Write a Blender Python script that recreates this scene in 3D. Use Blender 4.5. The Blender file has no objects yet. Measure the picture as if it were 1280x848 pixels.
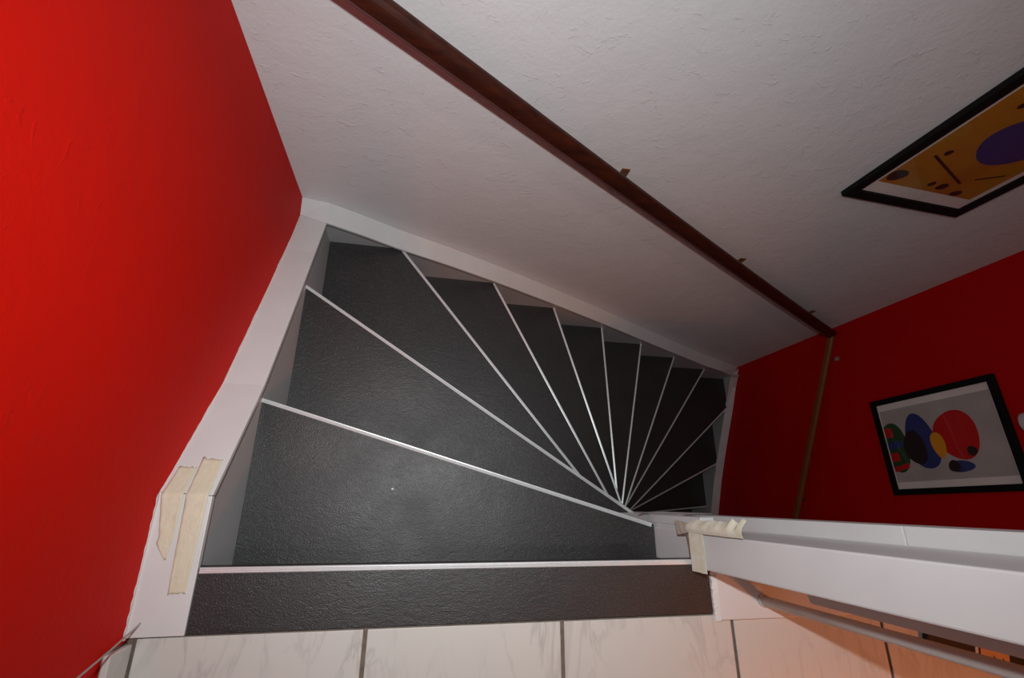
import bpy, bmesh, math, random
from mathutils import Vector, Matrix, noise
random.seed(7)
S = bpy.context.scene
COL = S.collection
# ------------------------------------------------------------------ camera
R = [[0.9800721816998232, -0.07190416694767975, -0.18517102752241982],
     [0.007509691637565312, 0.9449317566610992, -0.3271812644160387],
     [0.1984996805782247, 0.3192706783106293, 0.9266413064295231]]
CAM = Vector((0.324273, 0.100749, 0.869773))
cd = bpy.data.cameras.new('camera')
cam = bpy.data.objects.new('camera', cd)
COL.objects.link(cam)
cam.matrix_world = Matrix.Translation(CAM) @ Matrix(R).to_4x4()
cd.sensor_width = 36.0
cd.lens = 584.87 / 1280 * 36.0
cd.clip_start = 0.02
S.camera = cam
# ------------------------------------------------------------------ world, lights, exposure
w = bpy.data.worlds.new('world'); S.world = w; w.use_nodes = True
w.node_tree.nodes['Background'].inputs[0].default_value = (1.0, 0.9, 0.86, 1)
w.node_tree.nodes['Background'].inputs[1].default_value = 0.008
S.view_settings.view_transform = 'Standard'
S.view_settings.look = 'None'
S.view_settings.exposure = 0.0
S.view_settings.gamma = 1.0
S.view_settings.use_curve_mapping = False
RM = Matrix(R)
# the flash on the camera's hot shoe, 15 cm above the lens
fl = bpy.data.lights.new('camera_flash', 'SPOT')
fl.energy = 33.0; fl.color = (0.95, 0.99, 1.0); fl.shadow_soft_size = 0.016
fl.spot_size = math.radians(152); fl.spot_blend = 1.0
flo = bpy.data.objects.new('camera_flash', fl); COL.objects.link(flo)
flo.matrix_world = Matrix.Translation(CAM + RM @ Vector((0, 0.15, 0.02))) @ RM.to_4x4()
# tungsten lamp of the landing, out of frame on the right
def area(name, loc, target, size, energy, color, spread=180):
    l = bpy.data.lights.new(name, 'AREA'); l.energy = energy; l.color = color; l.size = size; l.spread = math.radians(spread)
    o = bpy.data.objects.new(name, l); COL.objects.link(o)
    o.location = loc
    o.rotation_euler = (Vector(target) - Vector(loc)).to_track_quat('-Z', 'Y').to_euler()
    return o
area('landing_lamp', (2.05, -1.0, 1.15), (1.25, -0.30, 0.0), 0.12, 1.45, (1.0, 0.24, 0.04), 62)
area('ceiling_lamp', (0.9, -0.12, 2.38), (0.9, 0.3, 0.0), 0.14, 2.8, (1.0, 0.95, 0.9))

# ------------------------------------------------------------------ materials
def nt(name):
    m = bpy.data.materials.new(name); m.use_nodes = True
    t = m.node_tree; b = t.nodes['Principled BSDF']
    return m, t, b
def coords(t, scale=(1, 1, 1)):
    c = t.nodes.new('ShaderNodeTexCoord'); mp = t.nodes.new('ShaderNodeMapping')
    mp.inputs['Scale'].default_value = scale
    t.links.new(c.outputs['Object'], mp.inputs[0]); return mp.outputs[0]
def noise_n(t, vec, scale, detail=3, rough=.5, dist=0):
    n = t.nodes.new('ShaderNodeTexNoise'); n.inputs['Scale'].default_value = scale
    n.inputs['Detail'].default_value = detail; n.inputs['Roughness'].default_value = rough
    n.inputs['Distortion'].default_value = dist
    t.links.new(vec, n.inputs['Vector']); return n.outputs['Fac']
def ramp(t, fac, stops):
    r = t.nodes.new('ShaderNodeValToRGB'); cr = r.color_ramp
    while len(cr.elements) < len(stops): cr.elements.new(0.5)
    for e, (p, c) in zip(cr.elements, stops):
        e.position = p; e.color = (c[0], c[1], c[2], 1) if not isinstance(c, (int, float)) else (c, c, c, 1)
    t.links.new(fac, r.inputs[0]); return r.outputs[0]
def bump(t, b, h, strength, dist, prev=None):
    n = t.nodes.new('ShaderNodeBump'); n.inputs['Strength'].default_value = strength
    n.inputs['Distance'].default_value = dist
    t.links.new(h, n.inputs['Height'])
    if prev: t.links.new(prev, n.inputs['Normal'])
    t.links.new(n.outputs[0], b.inputs['Normal']); return n.outputs[0]
def plain(name, col, rough=.5, metal=0, var=0.06, scale=30, bmp=0.0, spec=None):
    m, t, b = nt(name)
    v = coords(t); f = noise_n(t, v, scale)
    lo = [c * (1 - var) for c in col]; hi = [min(1, c * (1 + var)) for c in col]
    t.links.new(ramp(t, f, [(.3, lo), (.7, hi)]), b.inputs['Base Color'])
    b.inputs['Roughness'].default_value = rough; b.inputs['Metallic'].default_value = metal
    if spec is not None: b.inputs['Specular IOR Level'].default_value = spec
    if bmp: bump(t, b, noise_n(t, v, scale * 4), bmp, .002)
    return m
def plaster(name, col, streak=1.0, spec=.3):
    m, t, b = nt(name); v = coords(t)
    f = noise_n(t, v, 2.5, 4)
    t.links.new(ramp(t, f, [(.3, [c * .96 for c in col]), (.7, col)]), b.inputs['Base Color'])
    b.inputs['Roughness'].default_value = .6
    b.inputs['Specular IOR Level'].default_value = spec
    n1 = bump(t, b, noise_n(t, v, 14, 3, .5), .35, .006)
    n2 = bump(t, b, noise_n(t, v, 110, 3, .65), .45, .0018, n1)
    # small ridges and nibs left by the filling knife
    s = noise_n(t, coords(t, (1, 1, 1.6)), 22, 5, .6, 1.2)
    r = ramp(t, s, [(.62, 0), (.66, .8), (.70, 1)])
    n3 = bump(t, b, r, .30 * streak, .0018, n2)
    return m
M = {}
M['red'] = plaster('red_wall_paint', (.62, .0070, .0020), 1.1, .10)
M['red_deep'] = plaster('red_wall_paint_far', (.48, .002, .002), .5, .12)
M['white_wall'] = plaster('white_wall_plaster', (.73, .735, .74), 1.35)
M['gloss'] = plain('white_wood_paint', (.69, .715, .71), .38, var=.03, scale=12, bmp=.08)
M['shade_grey'] = plain('shade_grey_paint', (.50, .50, .50), .45, var=.04, scale=10, bmp=.05)  # white string paint greyed to hold its shade; spotlight housing borrows it
M['dull_grey'] = plain('dull_grey_paint', (.22, .20, .20), .6)
M['caulk'] = plain('paint_edge', (.75, .73, .71), .6)
M['alu'] = plain('aluminium', (.86, .92, .93), .36, .50, .03, 60)
M['alu_dark'] = plain('aluminium_lip', (.18, .16, .16), .5, .5)
M['black_frame'] = plain('black_frame_wood', (.006, .006, .006), .6, spec=.15)
M['grout'] = plain('grout', (.17, .135, .105), .9, var=.25, scale=80)
M['dark_edge'] = plain('dark_riser', (.012, .011, .012), .6)
M['brass'] = plain('bracket_brass', (.35, .17, .08), .4, .7)
M['chrome'] = plain('chrome', (.6, .57, .55), .25, .9)
M['pipe'] = plain('pipe_paint', (.62, .61, .58), .35, var=.03)
M['cable'] = plain('cable_grey', (.38, .35, .33), .45)
M['black'] = plain('black_plastic', (.012, .011, .011), .5)
M['tan'] = plain('tan_label', (.55, .32, .12), .6, var=.1)
M['speck'] = plain('paint_speck', (.8, .8, .78), .5)
M['underside'] = plain('raw_timber', (.22, .13, .07), .7)
M['old_floor'] = plain('lower_floor', (.20, .10, .06), .6)
def tape_mat(name, c1, c2, alpha=1):
    m, t, b = nt(name); v = coords(t, (34, 22, 22))
    f = noise_n(t, v, 3, 4, .6, 1)
    t.links.new(ramp(t, f, [(.35, c1), (.65, c2)]), b.inputs['Base Color'])
    b.inputs['Roughness'].default_value = .7
    bump(t, b, f, .5, .002)
    return m
M['tape'] = tape_mat('masking_tape_beige', (.67, .64, .48), (.70, .675, .52))
M['tape_pale'] = tape_mat('masking_tape_pale', (.74, .74, .55), (.82, .82, .72))
# dark slate-look laminate
m, t, b = nt('anthracite_laminate'); v = coords(t)
f1 = noise_n(t, v, 6, 4, .6)
fine = noise_n(t, v, 480, 2, .6)
base = ramp(t, f1, [(.3, (.0165, .0160, .0165)), (.7, (.023, .0222, .0225))])
glint_fleck = t.nodes.new('ShaderNodeMixRGB'); glint_fleck.inputs[2].default_value = (.10, .098, .095, 1)  # pale flecks in the base colour stand for tiny glints
t.links.new(base, glint_fleck.inputs[1]); t.links.new(ramp(t, fine, [(.60, 0), (.68, 1)]), glint_fleck.inputs[0])
t.links.new(glint_fleck.outputs[0], b.inputs['Base Color'])
t.links.new(ramp(t, noise_n(t, v, 9, 4, .6), [(.3, .38), (.7, .50)]), b.inputs['Roughness'])
b.inputs['Specular IOR Level'].default_value = .62
n1 = bump(t, b, noise_n(t, coords(t, (1, 2.2, 1)), 48, 4, .6, 1.1), .30, .0022)
n2 = bump(t, b, fine, .7, .0008, n1)
M['laminate'] = m
# marbled tile
m, t, b = nt('marbled_tile'); v = coords(t)
vm = coords(t, (2.6, .75, 1)); vm.node.inputs['Rotation'].default_value = (0, 0, .55)
wv = noise_n(t, vm, 5.5, 6, .6, .6)
vein = ramp(t, wv, [(.0, 0), (.45, 0), (.50, .9), (.525, 0), (1, 0)])
cl = noise_n(t, v, 5, 3, .5)
mix = t.nodes.new('ShaderNodeMixRGB'); mix.inputs[1].default_value = (.64, .645, .605, 1); mix.inputs[2].default_value = (.40, .40, .385, 1)
mu = t.nodes.new('ShaderNodeMath'); mu.operation = 'MULTIPLY'
t.links.new(vein, mu.inputs[0]); t.links.new(ramp(t, cl, [(.42, 0), (.72, .75)]), mu.inputs[1])
t.links.new(mu.outputs[0], mix.inputs[0]); t.links.new(mix.outputs[0], b.inputs['Base Color'])
b.inputs['Roughness'].default_value = .32
bump(t, b, noise_n(t, v, 12, 2), .1, .002)
M['tile'] = m
# wood of the handrail
def wood(name, c1, c2, axis_scale):
    m, t, b = nt(name); f = noise_n(t, coords(t, axis_scale), 5, 5, .6, .5)
    t.links.new(ramp(t, f, [(.3, c1), (.7, c2)]), b.inputs['Base Color'])
    b.inputs['Roughness'].default_value = .45; b.inputs['Specular IOR Level'].default_value = .3
    bump(t, b, f, .1, .001); return m
M['wood'] = wood('mahogany_stain', (.022, .0045, .002), (.060, .011, .004), (1.2, 14, 9))
M['wood_bar_sheen'] = wood('mahogany_sheen', (.085, .030, .029), (.11, .040, .037), (1.2, 14, 9))  # rail wood lightened, flash sheen put into the lower bar's colour
M['wood_lit_tan'] = wood('mahogany_lit_tan', (.16, .045, .014), (.23, .07, .02), (14, 1.2, 9))  # same wood as the other rail, its lit look put into the colour
# picture glass: clear pane with a faint reflection
m = bpy.data.materials.new('picture_glass'); m.use_nodes = True; t = m.node_tree; t.nodes.clear()
o_ = t.nodes.new('ShaderNodeOutputMaterial'); tr = t.nodes.new('ShaderNodeBsdfTransparent'); gl = t.nodes.new('ShaderNodeBsdfGlossy')
gl.inputs['Roughness'].default_value = .03; fr = t.nodes.new('ShaderNodeFresnel'); mx = t.nodes.new('ShaderNodeMixShader')
fr.inputs[0].default_value = 1.45
gm = t.nodes.new('ShaderNodeNewGeometry'); sb = t.nodes.new('ShaderNodeMath'); sb.operation = 'SUBTRACT'; sb.inputs[0].default_value = 1
t.links.new(gm.outputs['Backfacing'], sb.inputs[1]); ml = t.nodes.new('ShaderNodeMath'); ml.operation = 'MULTIPLY'
t.links.new(fr.outputs[0], ml.inputs[0]); t.links.new(sb.outputs[0], ml.inputs[1]); t.links.new(ml.outputs[0], mx.inputs[0]); t.links.new(tr.outputs[0], mx.inputs[1]); t.links.new(gl.outputs[0], mx.inputs[2]); t.links.new(mx.outputs[0], o_.inputs[0])
M['glass'] = m

# ------------------------------------------------------------------ helpers
def link(name, me, mat, parent=None, bevel=0, smooth=False):
    o = bpy.data.objects.new(name, me); COL.objects.link(o)
    if mat: me.materials.append(M[mat] if isinstance(mat, str) else mat)
    if parent: o.parent = parent
    if smooth:
        for p in me.polygons: p.use_smooth = True
    if bevel:
        md = o.modifiers.new('bevel', 'BEVEL'); md.width = bevel; md.segments = 2; md.limit_method = 'ANGLE'
    return o
def from_bm(name, bm, mat, parent=None, **k):
    bmesh.ops.recalc_face_normals(bm, faces=bm.faces)
    me = bpy.data.meshes.new(name); bm.to_mesh(me); bm.free()
    return link(name, me, mat, parent, **k)
def add_hexa(bm, pts):
    v = [bm.verts.new(p) for p in pts]
    for f in ((0, 1, 2, 3), (7, 6, 5, 4), (0, 4, 5, 1), (1, 5, 6, 2), (2, 6, 7, 3), (3, 7, 4, 0)):
        bm.faces.new([v[i] for i in f])
def add_box(bm, a, b):
    x0, y0, z0 = a; x1, y1, z1 = b
    add_hexa(bm, [(x0, y0, z0), (x1, y0, z0), (x1, y1, z0), (x0, y1, z0), (x0, y0, z1), (x1, y0, z1), (x1, y1, z1), (x0, y1, z1)])
def box(name, a, b, mat, parent=None, bevel=0):
    bm = bmesh.new(); add_box(bm, a, b); return from_bm(name, bm, mat, parent, bevel=bevel)
def prism(name, poly, z0, z1, mat, parent=None, bevel=0):
    bm = bmesh.new()
    lo = [bm.verts.new((p[0], p[1], z0)) for p in poly]; hi = [bm.verts.new((p[0], p[1], z1)) for p in poly]
    n = len(poly); bm.faces.new(lo[::-1]); bm.faces.new(hi)
    for i in range(n): bm.faces.new((lo[i], lo[(i + 1) % n], hi[(i + 1) % n], hi[i]))
    return from_bm(name, bm, mat, parent, bevel=bevel)
def sweep_strip(name, A, B, th, mat, parent=None, bevel=0):
    """solid between two top edge polylines A and B, th deep"""
    bm = bmesh.new(); d = Vector((0, 0, -th))
    a = [bm.verts.new(p) for p in A]; b_ = [bm.verts.new(p) for p in B]
    a2 = [bm.verts.new(Vector(p) + d) for p in A]; b2 = [bm.verts.new(Vector(p) + d) for p in B]
    n = len(A)
    for i in range(n - 1):
        bm.faces.new((a[i], a[i + 1], b_[i + 1], b_[i])); bm.faces.new((a2[i], b2[i], b2[i + 1], a2[i + 1]))
        bm.faces.new((a[i], a2[i], a2[i + 1], a[i + 1])); bm.faces.new((b_[i], b_[i + 1], b2[i + 1], b2[i]))
    bm.faces.new((a[0], b_[0], b2[0], a2[0])); bm.faces.new((a[-1], a2[-1], b2[-1], b_[-1]))
    return from_bm(name, bm, mat, parent, bevel=bevel)
def tube(name, pts, r, mat, parent=None, seg=14):
    bm = bmesh.new(); rings = []
    for i, p in enumerate(pts):
        p = Vector(p); q = Vector(pts[min(i + 1, len(pts) - 1)]) - Vector(pts[max(i - 1, 0)])
        q.normalize(); u = q.orthogonal().normalized(); w_ = q.cross(u)
        if rings:
            u = (prev - q * prev.dot(q)).normalized(); w_ = q.cross(u)
        prev = u
        rings.append([bm.verts.new(p + (u * math.cos(2 * math.pi * k / seg) + w_ * math.sin(2 * math.pi * k / seg)) * r) for k in range(seg)])
    for a, b_ in zip(rings, rings[1:]):
        for k in range(seg): bm.faces.new((a[k], a[(k + 1) % seg], b_[(k + 1) % seg], b_[k]))
    bm.faces.new(rings[0][::-1]); bm.faces.new(rings[-1])
    return from_bm(name, bm, mat, parent, smooth=True)
def empty(name, loc, label=None, cat=None, group=None):
    o = bpy.data.objects.new(name, None); COL.objects.link(o); o.location = loc; o.empty_display_size = .05
    tag(o, label, cat, group); return o
def tag(o, label=None, cat=None, group=None):
    if label: o['label'] = label
    if cat: o['category'] = cat
    if group: o['group'] = group
    return o
def struct(o): o['kind'] = 'structure'; return o
def at0(o, root):     # parent keeps world placement for parts built in world coordinates
    o.parent = root; o.matrix_parent_inverse = Matrix.Translation(-Vector(root.location)); return o
class Root:
    def __init__(s, *a, **k): s.o = empty(*a, **k)
    def __call__(s, o, label=None):
        at0(o, s.o)
        if label: o['label'] = label
        return o

# ------------------------------------------------------------------ measures (metres, z=0 at the landing, stair inside x 0..W, y 0..YF)
H = .19; W = 2.357; YI = .9024
XL, YF, XR = -.064, .9606, 2.401
ZB = -2.66; ZT = 2.45; YB = -1.75

# ------------------------------------------------------------------ setting
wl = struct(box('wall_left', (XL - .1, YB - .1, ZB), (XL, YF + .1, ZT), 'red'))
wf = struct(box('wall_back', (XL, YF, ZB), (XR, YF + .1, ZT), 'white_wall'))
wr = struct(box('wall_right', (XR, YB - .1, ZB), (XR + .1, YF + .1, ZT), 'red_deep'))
wb = struct(box('wall_front', (XL, YB - .1, ZB), (XR, YB, ZT), 'white_wall'))
ce = struct(box('ceiling', (XL - .1, YB - .1, ZT), (XR + .1, YF + .1, ZT + .1), 'white_wall'))
lf = struct(box('floor', (XL, YB, ZB - .1), (XR, YF, ZB), 'old_floor'))
fl_ = struct(box('floor', (XL, YB, -.20), (XR, -.090, -.0035), 'grout'))
# marble-look tiles of the landing
tw = .3205; jt = .0065
tile_me = None
for r_ in range(6):
    y1 = -.0915 - r_ * tw; y0 = y1 - tw + jt
    for c_ in range(-1, 8):
        x0 = .268 + c_ * tw - tw + jt / 2 + .0; x1 = x0 + tw - jt
        x0 = max(x0, XL + .001); x1 = min(x1, XR - .001); yy0 = max(y0, YB + .001)
        if x1 - x0 < .02 or y1 - yy0 < .02: continue
        o = box('tile', (x0, yy0, -.0034), (x1, y1, .0), 'tile', fl_, bevel=.0012)
# tile skirting on the left wall
sk = struct(box('baseboard_left', (XL, YB, -.003), (XL + .003, -.096, .050), 'grout'))
yy = -.097
while yy > YB + .05:
    y0 = max(yy - tw + .005, YB + .002)
    box('tile', (XL + .0031, y0, .002), (XL + .012, yy, .055), 'tile', sk, bevel=.0015); yy -= tw
# wall under the landing edge, and the white sill on top of it
struct(box('wall_inner', (.905, -.088, ZB), (XR, -.022, -.2), 'white_wall'))
struct(box('wall_inner', (XL, -.20, ZB), (.905, -.06, -.2), 'white_wall'))
sill = struct(box('trim_1', (.882, -.099, -.19), (XR, -.020, .0075), 'gloss', bevel=.002))
# ragged filler line at the left end of the sill
bm = bmesh.new(); n = 22
pa = []; pb = []
for i in range(n + 1):
    y = -.1005 + i * .0815 / n
    pa.append((.8745 + random.uniform(-.0016, .0016), y, .0035)); pb.append((.8825, y, .0072))
va = [bm.verts.new(p) for p in pa]; vb = [bm.verts.new(p) for p in pb]; vc = [bm.verts.new((p[0], p[1], -.19)) for p in pa]
for i in range(n):
    bm.faces.new((va[i], va[i + 1], vb[i + 1], vb[i])); bm.faces.new((va[i], vc[i], vc[i + 1], va[i + 1]))
o = from_bm('filler_edge', bm, 'caulk', sill)

# ------------------------------------------------------------------ staircase
st = Root('staircase', (1.2, .45, ZB), 'winding staircase with anthracite treads, pale metal nosings and white painted strings', 'staircase')
# nosing lines: k -> (inner end, outer end)
N = {0: ((.868, 0), (.0005, 0)), 1: ((.864, .0545), (0, .3015)), 2: ((.912, .074), (0, .6541)),
     3: ((.955, .030), (.2322, YI)), 4: ((1.058, .016), (.5785, YI)), 5: ((1.160, .006), (.8766, YI)),
     6: ((1.205, 0), (1.1751, YI)), 7: ((1.287, 0), (1.4739, YI)), 8: ((1.371, 0), (1.7746, YI)),
     9: ((1.439, 0), (2.0937, YI)), 10: ((1.545, 0), (W, .703)), 11: ((1.600, 0), (W, .3525)),
     12: ((1.66, .008), (W, .0714)), 13: ((1.72, -.02), (W, -.02))}
def clip(poly, P, d, sign, off=0):
    """keep the side of the line P,d where sign*cross>off"""
    out = []; d = Vector(d).normalized()
    f = lambda q: sign * (d.x * (q[1] - P[1]) - d.y * (q[0] - P[0])) - off
    for i in range(len(poly)):
        a, b_ = poly[i], poly[(i + 1) % len(poly)]; fa, fb = f(a), f(b_)
        if fa >= 0: out.append(a)
        if (fa >= 0) != (fb >= 0):
            s = fa / (fa - fb); out.append((a[0] + (b_[0] - a[0]) * s, a[1] + (b_[1] - a[1]) * s))
    return out
# top strip, level with the tiles
t0 = st(prism('tread', [(.0005, -.0895), (.8735, -.0885), (.8735, 0), (.0005, 0)], -.036, 0, 'laminate', bevel=.0008))
def nosing(k, tread):
    (ix, iy), (ox, oy) = N[k]
    z = -k * H
    I = Vector((ix, iy)); O = Vector((ox, oy)); d = (O - I).normalized(); nrm = Vector((-d.y, d.x))   # nrm points onto the tread
    if k == 0: I, O = Vector((.868, 0)), Vector((.014, 0)); d = Vector((-1, 0)); nrm = Vector((0, -1))
    bm = bmesh.new(); L = (O - I).length - .0006
    # cross-section (across onto the tread, height): ribbed top and a short front lip
    prof = [(.0076, 0), (.0076, .0012), (.0062, .0018), (.0050, .0012), (.0038, .0018), (.0026, .0012), (.0014, .0018), (.0002, .0018), (-.0008, .0008), (-.0008, -.004), (0, -.004), (0, 0)]
    ends = []
    for s in (0, L):
        ends.append([bm.verts.new(((I + d * s + nrm * a).x, (I + d * s + nrm * a).y, z + h_)) for a, h_ in prof])
    m_ = len(prof)
    for i in range(m_): bm.faces.new((ends[0][i], ends[0][(i + 1) % m_], ends[1][(i + 1) % m_], ends[1][i]))
    bm.faces.new(ends[0]); bm.faces.new(ends[1][::-1])
    o = from_bm('nosing_strip', bm, 'alu'); o.parent = tread
    o['label'] = 'pale ribbed metal strip'
    return o
nosing(0, t0)
for k in range(1, 14):
    if k == 1: reg = [(.0005, -.032), (.8695, -.032), (.8695, .9), (.0005, .9)]
    elif k == 2: reg = [(.0005, .03), (.912, .03), (.912, .9), (.0005, .9)]
    elif k == 3: reg = [(.0005, .02), (1.0, .02), (1.0, YI - .0005), (.0005, YI - .0005)]
    else: reg = [(.0005, -.0205), (W - .0005, -.0205), (W - .0005, YI - .0005), (.0005, YI - .0005)]
    I, O = Vector(N[k][0]), Vector(N[k][1]); d = O - I
    poly = clip(reg, I, d, 1)
    if k > 1:
        I2, O2 = Vector(N[k - 1][0]), Vector(N[k - 1][1]); d2 = O2 - I2
        poly = clip(poly, I2, d2, -1, -.035)
    if k == 3: poly = [p for p in poly]
    tr_ = st(prism('tread', poly, -k * H - .036, -k * H, 'laminate', bevel=.0006))
    if k < 13: nosing(k, tr_)
    # riser under the previous nosing
    Ia, Oa = Vector(N[k - 1][0]), Vector(N[k - 1][1])
    if k == 1: Ia, Oa = Vector((.8695, 0)), Vector((.0005, 0))
    dd = (Oa - Ia).normalized(); nn = Vector((-dd.y, dd.x)) if k > 1 else Vector((0, -1))
    a = Ia + nn * .020; b_ = Oa + nn * .020; c_ = Oa + nn * .032; e_ = Ia + nn * .032
    q = clip([tuple(a), tuple(b_), tuple(c_), tuple(e_)], (0.0005, 0), (0, 1), -1)
    q = clip(q, (0, YI - .001), (1, 0), -1)
    st(prism('riser', q, -k * H + .0005, -(k - 1) * H - .0365, 'dark_edge'))
# strings with their white caps
LC = [(-.0895, .004), (.105, .004), (.32, -.145), (.60, -.290), (.885, -.433)]
def lz(y):
    for (a, za), (b_, zb) in zip(LC, LC[1:]):
        if y <= b_: return za + (zb - za) * (y - a) / (b_ - a)
    return LC[-1][1]
FC = [(-.064, -.335), (.0125, -.436), (.11, -.484), (.22, -.545), (.40, -.630), (.574, -.72), (.85, -.876), (1.13, -1.043), (1.60, -1.335), (2.03, -1.597), (2.20, -1.683), (2.345, -1.775), (XR, -1.80)]
RC = [(-.0205, -2.235), (0, -2.228), (.25, -2.13), (.454, -2.032), (.70, -1.905), (.889, -1.802), (.96, -1.79)]
cx = .0125; fy = .889; rx = 2.3455
cth = .011
ls = sweep_strip('stringer', [(0, y, z - cth) for y, z in LC] + [(0, YI, -.433 - cth)], [(XL, y, z - cth) for y, z in LC] + [(XL, YI, -.433 - cth)], .40, 'shade_grey')
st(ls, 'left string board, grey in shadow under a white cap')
c1 = sweep_strip('stringer_cap', [(cx, -.0895, .004), (cx, .1045, .004)], [(XL + .0002, -.0895, .004), (XL + .0002, .1095, .004)], cth, 'gloss', ls, bevel=.0012)
ys = [(.1052, .0037), (.20, -.062), (.32, -.145), (.45, -.214), (.60, -.290), (.75, -.366), (.889, -.4355)]
inn = [(cx, y, z) for y, z in ys]
out = [(XL + .0002, .1102, .0033)] + [(XL + .0002, y, z) for y, z in ys[1:-1]] + [(XL + .0002, .902, -.430)]
sweep_strip('stringer_cap', inn, out, cth, 'gloss', ls, bevel=.0012)
fs = sweep_strip('stringer', [(0, YI, -.4325 - cth)] + [(x, YI, z - cth) for x, z in FC[1:-1]] + [(W, YI, -1.776)], [(0, YF, -.4325 - cth)] + [(x, YF, z - cth) for x, z in FC[1:-1]] + [(W, YF, -1.776)], .46, 'shade_grey')
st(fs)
fin = [(cx, fy, -.436)] + [(x, fy, z) for x, z in FC[2:-2]] + [(rx, fy, -1.778)]
fout = [(.0125, YF - .0002, -.4365)] + [(x, YF - .0002, z) for x, z in FC[2:-2]] + [(XR - .0002, YF - .0002, -1.80)]
fin.insert(0, (XL + .0002, .9035, -.4305)); fout.insert(0, (XL + .0001, YF - .0003, -.422))
sweep_strip('stringer_cap', fin, fout, cth, 'gloss', fs, bevel=.0012)
rs = sweep_strip('stringer', [(W, y, z - cth) for y, z in RC[:-1]] + [(W, YI, -1.777 - cth)], [(XR, y, z - cth) for y, z in RC[:-1]] + [(XR, YI, -1.777 - cth)], .42, 'shade_grey')
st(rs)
sweep_strip('stringer_cap', [(rx, y, z) for y, z in RC[:-1]], [(XR - .0002, y, z) for y, z in RC[:-2]] + [(XR - .0002, .95, -1.79)], cth, 'gloss', rs, bevel=.0012)
# ragged line of white paint where the left cap meets the red wall
bm = bmesh.new(); n = 260; prev = None
for i in range(n + 1):
    y = -.092 + i * (.985) / n; z = lz(y)
    hgt = .0015 + .0035 * abs(noise.noise(Vector((y * 55, 3, 0)))) + .003 * max(0, noise.noise(Vector((y * 21, 9, 0))))
    if y < .12: hgt *= 1.5
    cur = (bm.verts.new((XL + .0012, y, z - .002)), bm.verts.new((XL + .0010, y, z + hgt)), bm.verts.new((XL, y, z + hgt)))
    if prev:
        bm.faces.new((prev[0], cur[0], cur[1], prev[1])); bm.faces.new((prev[1], cur[1], cur[2], prev[2]))
    prev = cur
o = from_bm('paint_edge', bm, 'caulk', ls)

# ------------------------------------------------------------------ newel post with its boards
nw = Root('newel_post', (.93, .02, -.2), 'white square newel post rising towards the camera at the right end of the top step', 'post')
nw(box('post_shaft', (.840, -.0125, .012), (1.000, .0465, 1.02), 'gloss', bevel=.0025))
nw(box('post_foot', (.871, -.0165, -.60), (.99, .0465, .0115), 'gloss', bevel=.0012))
nw(box('back_board', (.871, .0565, -.60), (.90, .0735, -.004), 'gloss', bevel=.001))
nw(box('rear_board', (1.0005, .030, -.60), (1.06, .0716, .286), 'gloss', bevel=.001))
nw(box('rear_board', (1.0005, .030, .288), (1.06, .0716, 1.02), 'gloss', bevel=.001))
nw(box('spacer', (.8725, .0466, -.60), (.885, .0564, -.006), 'gloss'))
nw(prism('foot_collar', [(.845, .0765), (.862, .0755), (.871, .0736), (1.03, .0736), (1.03, .0765), (.90, .080)], -.225, -.2065, 'dull_grey', bevel=.001))
# batten on the landing side, starting a hand above the sill
bm = bmesh.new()
add_hexa(bm, [(.945, -.0475, .155), (.985, -.0475, .155), (.985, -.0128, .135), (.945, -.0128, .135),
              (.945, -.0475, 1.0), (.985, -.0475, 1.0), (.985, -.0128, 1.0), (.945, -.0128, 1.0)])
nw(from_bm('stop_batten', bm, 'gloss', bevel=.0015))
# vertical pipe beside the post
pp = Root('pipe', (.972, -.069, .0078), 'thin pale round pipe standing on the white sill beside the newel post', 'pipe')
pp(tube('tube', [(.972, -.0690, .010), (.972, -.0690, .3), (.972, -.0690, 1.0)], .0085, 'pipe', seg=20))
pp(tube('collar', [(.972, -.0690, .0078), (.972, -.0690, .014)], .0105, 'pipe', seg=20))

# ------------------------------------------------------------------ tapes
def tape_grid(name, rows, mat, zf, amp=.0012, label=None, cols=9):
    """rows: (y, x_left, x_right)"""
    bm = bmesh.new(); prev = None
    for (y, xl, xr) in rows:
        cur = []
        for j in range(cols):
            x = xl + (xr - xl) * j / (cols - 1)
            jit = 0
            if (y, xl, xr) in (rows[0], rows[-1]): jit = .005 * noise.noise(Vector((x * 160, y * 3, 2)))
            h_ = .0006 + .0014 * max(0, 1 - abs(y - .107) / .02) + amp * abs(noise.noise(Vector((x * 120, y * 22, 5)))) + amp * .8 * abs(noise.noise(Vector((x * 60, y * 60, 8))))
            yy_ = y + jit
            cur.append(bm.verts.new((x, yy_, zf(yy_) + h_)))
        if prev:
            for j in range(cols - 1): bm.faces.new((prev[j], prev[j + 1], cur[j + 1], cur[j]))
        prev = cur
    o = from_bm(name, bm, mat, smooth=True)
    md = o.modifiers.new('thickness', 'SOLIDIFY'); md.thickness = .0002; md.offset = 1
    if label: tag(o, label, 'tape')
    return o
def lerp_rows(keys, n):
    rows = []
    for i in range(n + 1):
        y = keys[0][0] + (keys[-1][0] - keys[0][0]) * i / n
        for (a, b_) in zip(keys, keys[1:]):
            if a[0] <= y <= b_[0] + 1e-9:
                s = (y - a[0]) / (b_[0] - a[0]); rows.append((y, a[1] + (b_[1] - a[1]) * s, a[2] + (b_[2] - a[2]) * s)); break
    return rows
capz = lambda y: lz(y) + .0003
tape_grid('masking_tape', lerp_rows([(.014, -.037, -.033), (.036, -.0515, -.030), (.044, -.050, -.029), (.105, -.060, -.0285), (.150, -.0575, -.0305)], 44), 'tape', capz, .0020,
          'short beige masking tape strip with a pointed lower end, nearer the red wall')
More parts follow.
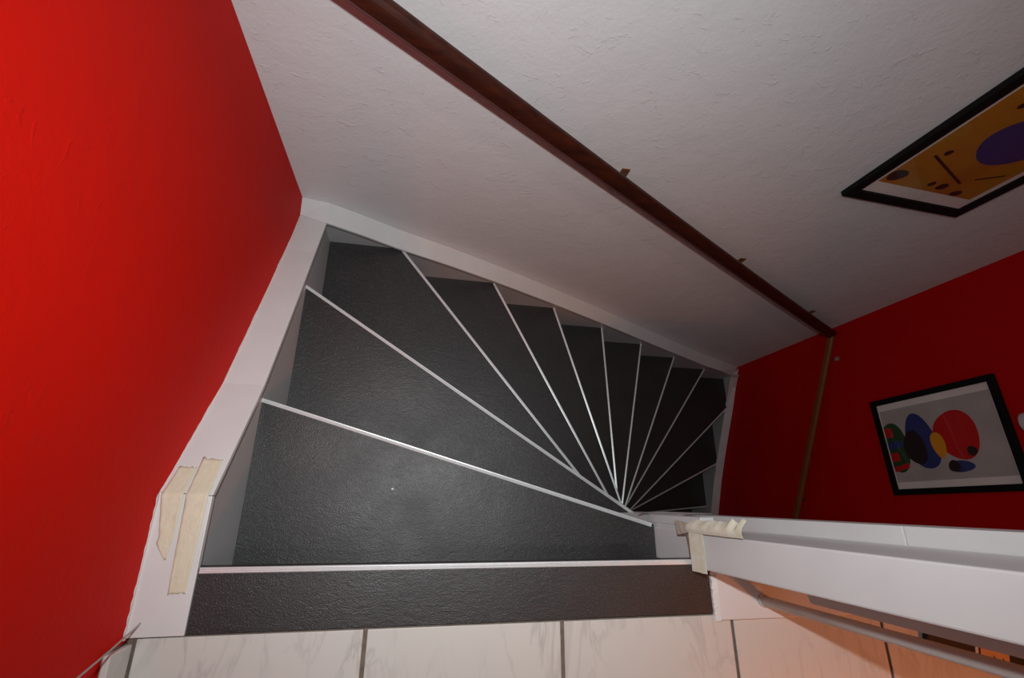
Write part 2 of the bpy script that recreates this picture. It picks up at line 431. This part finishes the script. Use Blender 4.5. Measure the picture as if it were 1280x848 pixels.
tape_grid('masking_tape', lerp_rows([(-.034, -.0205, .0035), (.02, -.0225, .0050), (.105, -.0250, .0075), (.165, -.0290, .0035)], 54), 'tape', capz, .0016,
          'longer beige masking tape strip with a torn square end, nearer the stair treads')
# crumpled tape wrapped round the foot of the newel post
wt = Root('masking_tape', (.835, .02, .0), 'crumpled pale yellow masking tape wrapped round the foot of the newel post', 'tape')
def grid_surf(name, P, nu, nv, amp, mat, jag=0.0, fr=70):
    """P(u,v)->point, u,v in 0..1; jag tears the v=1 edge"""
    bm = bmesh.new(); G = []
    for i in range(nu + 1):
        col = []
        for j in range(nv + 1):
            u, v_ = i / nu, j / nv
            p = Vector(P(u, v_))
            nz = noise.noise_vector(p * fr)
            p += nz * amp * (0.3 + v_)
            col.append(bm.verts.new(p))
        G.append(col)
    for i in range(nu):
        for j in range(nv): bm.faces.new((G[i][j], G[i + 1][j], G[i + 1][j + 1], G[i][j + 1]))
    o = from_bm(name, bm, mat, smooth=False)
    md = o.modifiers.new('thickness', 'SOLIDIFY'); md.thickness = .0004; md.offset = 0
    return wt(o)
E8 = random.Random(3)
grid_surf('front_wrap', lambda u, v: (.8335 + .002 * v, -.0170 + .0655 * u, .0125 + .043 * v), 12, 8, .0006, 'tape_pale')
prof_u = [0, .12, .25, .36, .45, .5, .55, .62, .7, .78, .84, .88, .93, 1.0]
edge_j = [.000, .001, .000, .0018, .0005, .0, .0012, .0, .0016, .007, .0008, .0006, .0075, .0045]
def flank(u, v):
    z = .008 + .160 * u
    for a, b_, ja, jb in zip(prof_u, prof_u[1:], edge_j, edge_j[1:]):
        if u <= b_ + 1e-9: j = ja + (jb - ja) * (u - a) / (b_ - a); break
    y = .0475 + (.0215 + j) * v; x = .8335 + .011 * v - .006 * math.sin(math.pi * v)
    return (x, y, z)
grid_surf('side_wrap', flank, 40, 9, .0011, 'tape_pale', fr=45)
grid_surf('torn_flap', lambda u, v: (.856 - .018 * u, .067 - .003 * u - (.028 - .012 * u) * v, -.072 + .082 * u + .004 * v), 8, 6, .0012, 'tape_pale')
grid_surf('torn_flap', lambda u, v: (.853 - .0165 * u, .050 - (.062 * v), -.030 + .010 * v + (.041 - .010 * v) * u), 6, 9, .0010, 'tape_pale')

# ------------------------------------------------------------------ handrails
prof_rail = []
for i in range(13):
    a = math.pi * i / 12
    prof_rail.append((.0225 * math.cos(a), .006 + .030 * math.sin(a)))
prof_body = [(.0225, -.010)] + prof_rail + [(-.0225, -.010)]
prof_bar = [(.019, -.0195), (.019, -.0135), (-.0215, -.0135), (-.0226, -.0143), (-.0226, -.0195), (-.0215, -.0205)]
prof_core = [(.017, -.0140), (.017, -.0095), (-.017, -.0095), (-.017, -.0140)]
def rail(name, A, B, prof, mat, parent, side, mitre_b=None, mitre_a=None, sag=0.0):
    """sweep prof (side offset, up offset) from A to B; side = horizontal unit vector pointing to the wall"""
    A, B, side = Vector(A), Vector(B), Vector(side); d = (B - A).normalized(); up = side.cross(d)
    if up.z < 0: up = -up
    bm = bmesh.new(); ends = []; n_seg = 12
    for k in range(n_seg + 1):
        tt = k / n_seg; P = A.lerp(B, tt) - Vector((0, 0, sag * 4 * tt * (1 - tt)))
        cut = mitre_a if k == 0 else (mitre_b if k == n_seg else None); ring = []
        for s, h_ in prof:
            q = P + side * s * RS + up * h_ * RS
            if cut:      # slide along d onto the plane through P with normal cut
                n_ = Vector(cut); q = q - d * ((q - P).dot(n_) / d.dot(n_))
            ring.append(bm.verts.new(q))
        ends.append(ring)
    m_ = len(prof)
    for a, b_ in zip(ends, ends[1:]):
        for i in range(m_): bm.faces.new((a[i], a[(i + 1) % m_], b_[(i + 1) % m_], b_[i]))
    bm.faces.new(ends[0]); bm.faces.new(ends[-1][::-1])
    o = from_bm(name, bm, mat); return parent(o)
hy = .905
RS = .75
A = (-.05, hy, .411); B = (2.340, hy, -.990)
C = (2.340, -.05, -1.490)
h1 = Root('handrail', (1.2, .95, -.3), 'dark mahogany handrail running down the white wall above the steps', 'handrail')
mit = (1, 1, 0)
rail('rail', A, B, prof_body, 'wood', h1, (0, 1, 0), mitre_b=(1, -1, 0), sag=.011)
rail('groove_shade_core', A, B, prof_core, 'black', h1, (0, 1, 0), mitre_b=(1, -1, 0), sag=.011)  # black core paints the shadow inside the groove
rail('lower_bar', A, B, prof_bar, 'wood_bar_sheen', h1, (0, 1, 0), mitre_b=(1, -1, 0), sag=.011)
def railz(x): q = (x - A[0]) / (B[0] - A[0]); return A[2] + (B[2] - A[2]) * q - .044 * q * (1 - q)
for xb in (.835, 1.47, 2.12):
    z = railz(xb)
    pl = h1(box('wall_plate', (xb - .014, YF - .0035, z - .075), (xb + .010, YF - .0002, z + .016), 'brass', bevel=.001), 'brass plate screwed to the wall')
    h1(tube('bracket_arm', [(xb, YF - .004, z - .050), (xb, YF - .022, z - .050), (xb, hy + .016, z - .034), (xb, hy + .012, z - .0200)], .004, 'brass'))
h2 = Root('handrail', (2.38, .4, -1.3), 'brown handrail continuing down the red wall on the right', 'handrail')
prof_small = [(.016, -.014)] + [(.0165 * math.cos(math.pi * i / 10), .004 + .018 * math.sin(math.pi * i / 10)) for i in range(11)] + [(-.016, -.014)]
rail('rail', B, C, prof_small, 'wood_lit_tan', h2, (1, 0, 0), mitre_a=(1, -1, 0))
br = h2(box('wall_plate', (XR - .012, .785, -1.052), (XR - .0002, .806, -1.028), 'chrome', bevel=.003), 'small shiny metal fixing')
for yb in (.12,):
    h2(tube('bracket_arm', [(XR - .0005, yb, -1.42), (2.36, yb, -1.425), (2.34, yb, -1.402)], .005, 'brass'))

# ------------------------------------------------------------------ pictures (plain abstract stand-ins)
def mat_flat(name, col): return plain(name, col, .6, var=.08, scale=9)
P_OR = None
m, t, b = nt('orange_print'); v = coords(t)
t.links.new(ramp(t, noise_n(t, v, 5, 4, .6, .6), [(.3, (.38, .10, .010)), (.5, (.46, .18, .012)), (.7, (.42, .24, .016))]), b.inputs['Base Color'])
b.inputs['Roughness'].default_value = .6; M['orange_print'] = m
M['mat_board'] = mat_flat('mount_board', (.80, .74, .70))
M['grey_print'] = mat_flat('grey_print', (.46, .42, .40))
M['c_blue'] = mat_flat('print_blue', (.03, .04, .18)); M['c_red'] = mat_flat('print_red', (.55, .006, .006))
M['c_green'] = mat_flat('print_green', (.02, .07, .02)); M['c_yel'] = mat_flat('print_yellow', (.75, .30, .012))
M['c_dark'] = mat_flat('print_dark', (.025, .012, .012))
def picture(label, P, ex, ez, nrm, w_, h_, border, depth, mats, shapes, mat_m, print_mat):
    """P = lower corner of the frame on the wall, ex/ez = unit axes in the wall plane, nrm = into the room"""
    P, ex, ez, nrm = map(Vector, (P, ex, ez, nrm))
    rt = Root('framed_picture', tuple(P + ex * w_ / 2), label, 'picture')
    G = lambda a, c, n_: P + ex * a + ez * c + nrm * n_
    names_ = []
    b_ = border
    bars = [((0, 0), (w_, 0), (w_ - b_, b_), (b_, b_)), ((w_, 0), (w_, h_), (w_ - b_, h_ - b_), (w_ - b_, b_)),
            ((w_, h_), (0, h_), (b_, h_ - b_), (w_ - b_, h_ - b_)), ((0, h_), (0, 0), (b_, b_), (b_, h_ - b_))]
    for q in bars:
        bm = bmesh.new(); add_hexa(bm, [G(a, c, .001) for a, c in q] + [G(a, c, depth) for a, c in q])
        rt(from_bm('frame_bar', bm, 'black_frame', bevel=.0012))
    def slab(name, a0, c0, a1, c1, n0, n1, mat):
        bm = bmesh.new(); q = ((a0, c0), (a1, c0), (a1, c1), (a0, c1))
        add_hexa(bm, [G(a, c, n0) for a, c in q] + [G(a, c, n1) for a, c in q]); return rt(from_bm(name, bm, mat))
    slab('mount', b_ + .0002, b_ + .0002, w_ - b_ - .0002, h_ - b_ - .0002, .002, depth - .008, 'mat_board')
    l, bt, r_, tp = mat_m
    pr = slab('print', b_ + l, b_ + bt, w_ - b_ - r_, h_ - b_ - tp, depth - .0079, depth - .0074, print_mat)
    for i, (kind, cx_, cy_, rx_, ry_, rot_, mt) in enumerate(shapes):
        bm = bmesh.new(); pts = []
        n_ = 40 if kind == 'e' else 4
        for k in range(n_):
            if kind == 'e':
                a = 2 * math.pi * k / n_; wob = 1 + .05 * math.sin(3 * a + i); q = (rx_ * wob * math.cos(a), ry_ * wob * math.sin(a))
            else: q = ((-rx_, -ry_), (rx_, -ry_), (rx_, ry_), (-rx_, ry_))[k]
            cs, sn = math.cos(rot_), math.sin(rot_)
            u_, v_ = cx_ + q[0] * cs - q[1] * sn, cy_ + q[0] * sn + q[1] * cs
            u_ = min(max(u_, b_ + l), w_ - b_ - r_); v_ = min(max(v_, b_ + bt), h_ - b_ - tp)
            pts.append(bm.verts.new(G(u_, v_, depth - .0073 + i * .00008)))
        bm.faces.new(pts)
        me = bpy.data.meshes.new('printed_shape'); bm.to_mesh(me); bm.free()
        o = link('printed_shape', me, mt); o.parent = pr; o.matrix_parent_inverse = Matrix.Translation(-Vector(rt.o.location)) if False else Matrix.Identity(4)
    slab('glass_pane', b_ + .0004, b_ + .0004, w_ - b_ - .0004, h_ - b_ - .0004, depth - .0055, depth - .0035, 'glass')
    return rt
# picture on the white wall: corners measured 1.497..1.93, bottom slightly dipping
th_ = -.045
ex = (math.cos(th_), 0, math.sin(th_)); ez = (-math.sin(th_), 0, math.cos(th_))
picture('black framed orange and blue abstract print on the white wall', (1.484, YF, -.066), ex, ez, (0, -1, 0), .438, .62, .030, .016, None,
        [('e', .255, .285, .105, .085, .3, 'c_blue'), ('e', .075, .105, .026, .022, .2, 'c_dark'), ('e', .205, .10, .010, .010, 0, 'c_dark'),
         ('e', .245, .098, .016, .013, .4, 'c_dark'), ('e', .315, .085, .017, .012, .2, 'c_dark'), ('e', .115, .205, .010, .010, 0, 'c_dark'),
         ('r', .185, .155, .10, .0035, -.35, 'c_dark'), ('e', .11, .36, .009, .009, 0, 'c_dark'), ('r', .33, .16, .035, .003, .5, 'c_dark'), ('e', .20, .50, .04, .03, .3, 'c_red')],
        (.018, .042, .020, .042), 'orange_print')
# picture on the right red wall: y .14 .. .552, z -.912 .. -.40
th_ = .022
picture('black framed grey print with coloured blobs on the red wall', (XR, .548, -.918), (0, -math.cos(th_), -math.sin(th_) * -1), (0, math.sin(th_), math.cos(th_)), (-1, 0, 0), .412, .50, .024, .018, None,
        [('e', .215, .055, .105, .065, 0, 'c_green'), ('r', .150, .045, .020, .020, 0, 'c_red'), ('r', .205, .060, .014, .035, .1, 'c_blue'), ('r', .255, .048, .018, .020, .1, 'c_red'),
         ('r', .300, .065, .010, .035, .2, 'c_red'),
         ('e', .205, .178, .115, .062, .1, 'c_blue'), ('e', .225, .145, .070, .045, .1, 'c_dark'),
         ('e', .195, .315, .095, .080, .1, 'c_red'), ('e', .225, .240, .052, .026, .1, 'c_yel'), ('e', .262, .352, .018, .018, 0, 'c_dark'),
         ('e', .315, .300, .022, .045, .0, 'c_blue'), ('e', .312, .275, .022, .022, 0, 'c_dark')],
        (.028, .006, .028, .006), 'grey_print')

# ------------------------------------------------------------------ fitting at the right edge of the frame
ft = Root('wall_spotlight', (2.39, .362, -.25), 'pale metal cylinder fitting on the red wall right of the framed print', 'spotlight')
ft(tube('housing', [(2.335, .362, -.338), (2.335, .362, -.335), (2.335, .362, -.20)], .034, 'shade_grey', seg=28))
ft(tube('stem', [(2.336, .362, -.25), (XR - .004, .362, -.25)], .009, 'chrome'))
ft(tube('wall_plate', [(XR - .006, .362, -.25), (XR - .0003, .362, -.25)], .03, 'pipe', seg=24))
ft(tube('clamp_screw', [(2.335, .400, -.275), (2.335, .408, -.275)], .005, 'chrome', seg=10))

# ------------------------------------------------------------------ cable at the lower left corner
cb = tube('cable', [(-.048, -.0700, .0035), (-.0490, -.0730, .0045), (-.0490, -.0750, .012), (-.0470, -.0770, .030), (-.040, -.084, .085), (-.030, -.0915, .163), (-.020, -.100, .25), (-.012, -.115, .42)], .0013, 'cable', seg=10)
tag(cb, 'thin grey cable rising from the end of the white stringer board by the red wall', 'cable')

# ------------------------------------------------------------------ carton on the landing behind the pipe
bx = Root('carton', (1.42, -.2, 0), 'dark flat carton with a tan printed label on the tiles behind the pipe', 'box')
ang = -.27
def rotp(x, y, o=(1.32, -.128)):
    c, s = math.cos(ang), math.sin(ang); return (o[0] + x * c - y * s, o[1] + x * s + y * c)
bx(prism('body', [rotp(0, 0), rotp(0, -.034), rotp(.26, -.034), rotp(.26, 0)], .0002, .012, 'black', bevel=.001))
lbl = bx(prism('label', [rotp(.118, -.002), rotp(.118, -.032), rotp(.185, -.032), rotp(.185, -.002)], .0121, .0125, 'tan'), 'tan paper label with dark marks')
bx(prism('band', [rotp(.106, -.001), rotp(.106, -.033), rotp(.113, -.033), rotp(.113, -.001)], .0121, .0126, 'pipe'))
for (a, c_, s_) in ((.132, -.016, .006), (.139, -.024, .006), (.147, -.012, .004), (.160, -.024, .006), (.168, -.012, .004)):
    o = prism('printed_mark', [rotp(a, c_), rotp(a + s_, c_ - .008), rotp(a + s_ + .002, c_ - .006), rotp(a + .002, c_ + .002)], .0126, .0128, 'black')
    o.parent = lbl
# ------------------------------------------------------------------ chip of paint on the first tread
bm = bmesh.new()
pts = [(.0, 0), (.0035, .0008), (.0046, .0034), (.0022, .0050), (-.0012, .0036), (-.0020, .0012)]
lo = [bm.verts.new((x, y, 0)) for x, y in pts]; hi = [bm.verts.new((x * .7, y * .7 + .001, .0022)) for x, y in pts]
for i in range(6): bm.faces.new((lo[i], lo[(i + 1) % 6], hi[(i + 1) % 6], hi[i]))
bm.faces.new(hi); bm.faces.new(lo[::-1])
o = from_bm('paint_chip', bm, 'speck'); o.location = (.282, .120, -H + .0002)
tag(o, 'tiny white chip of paint lying on the widest dark tread', 'paint chip')
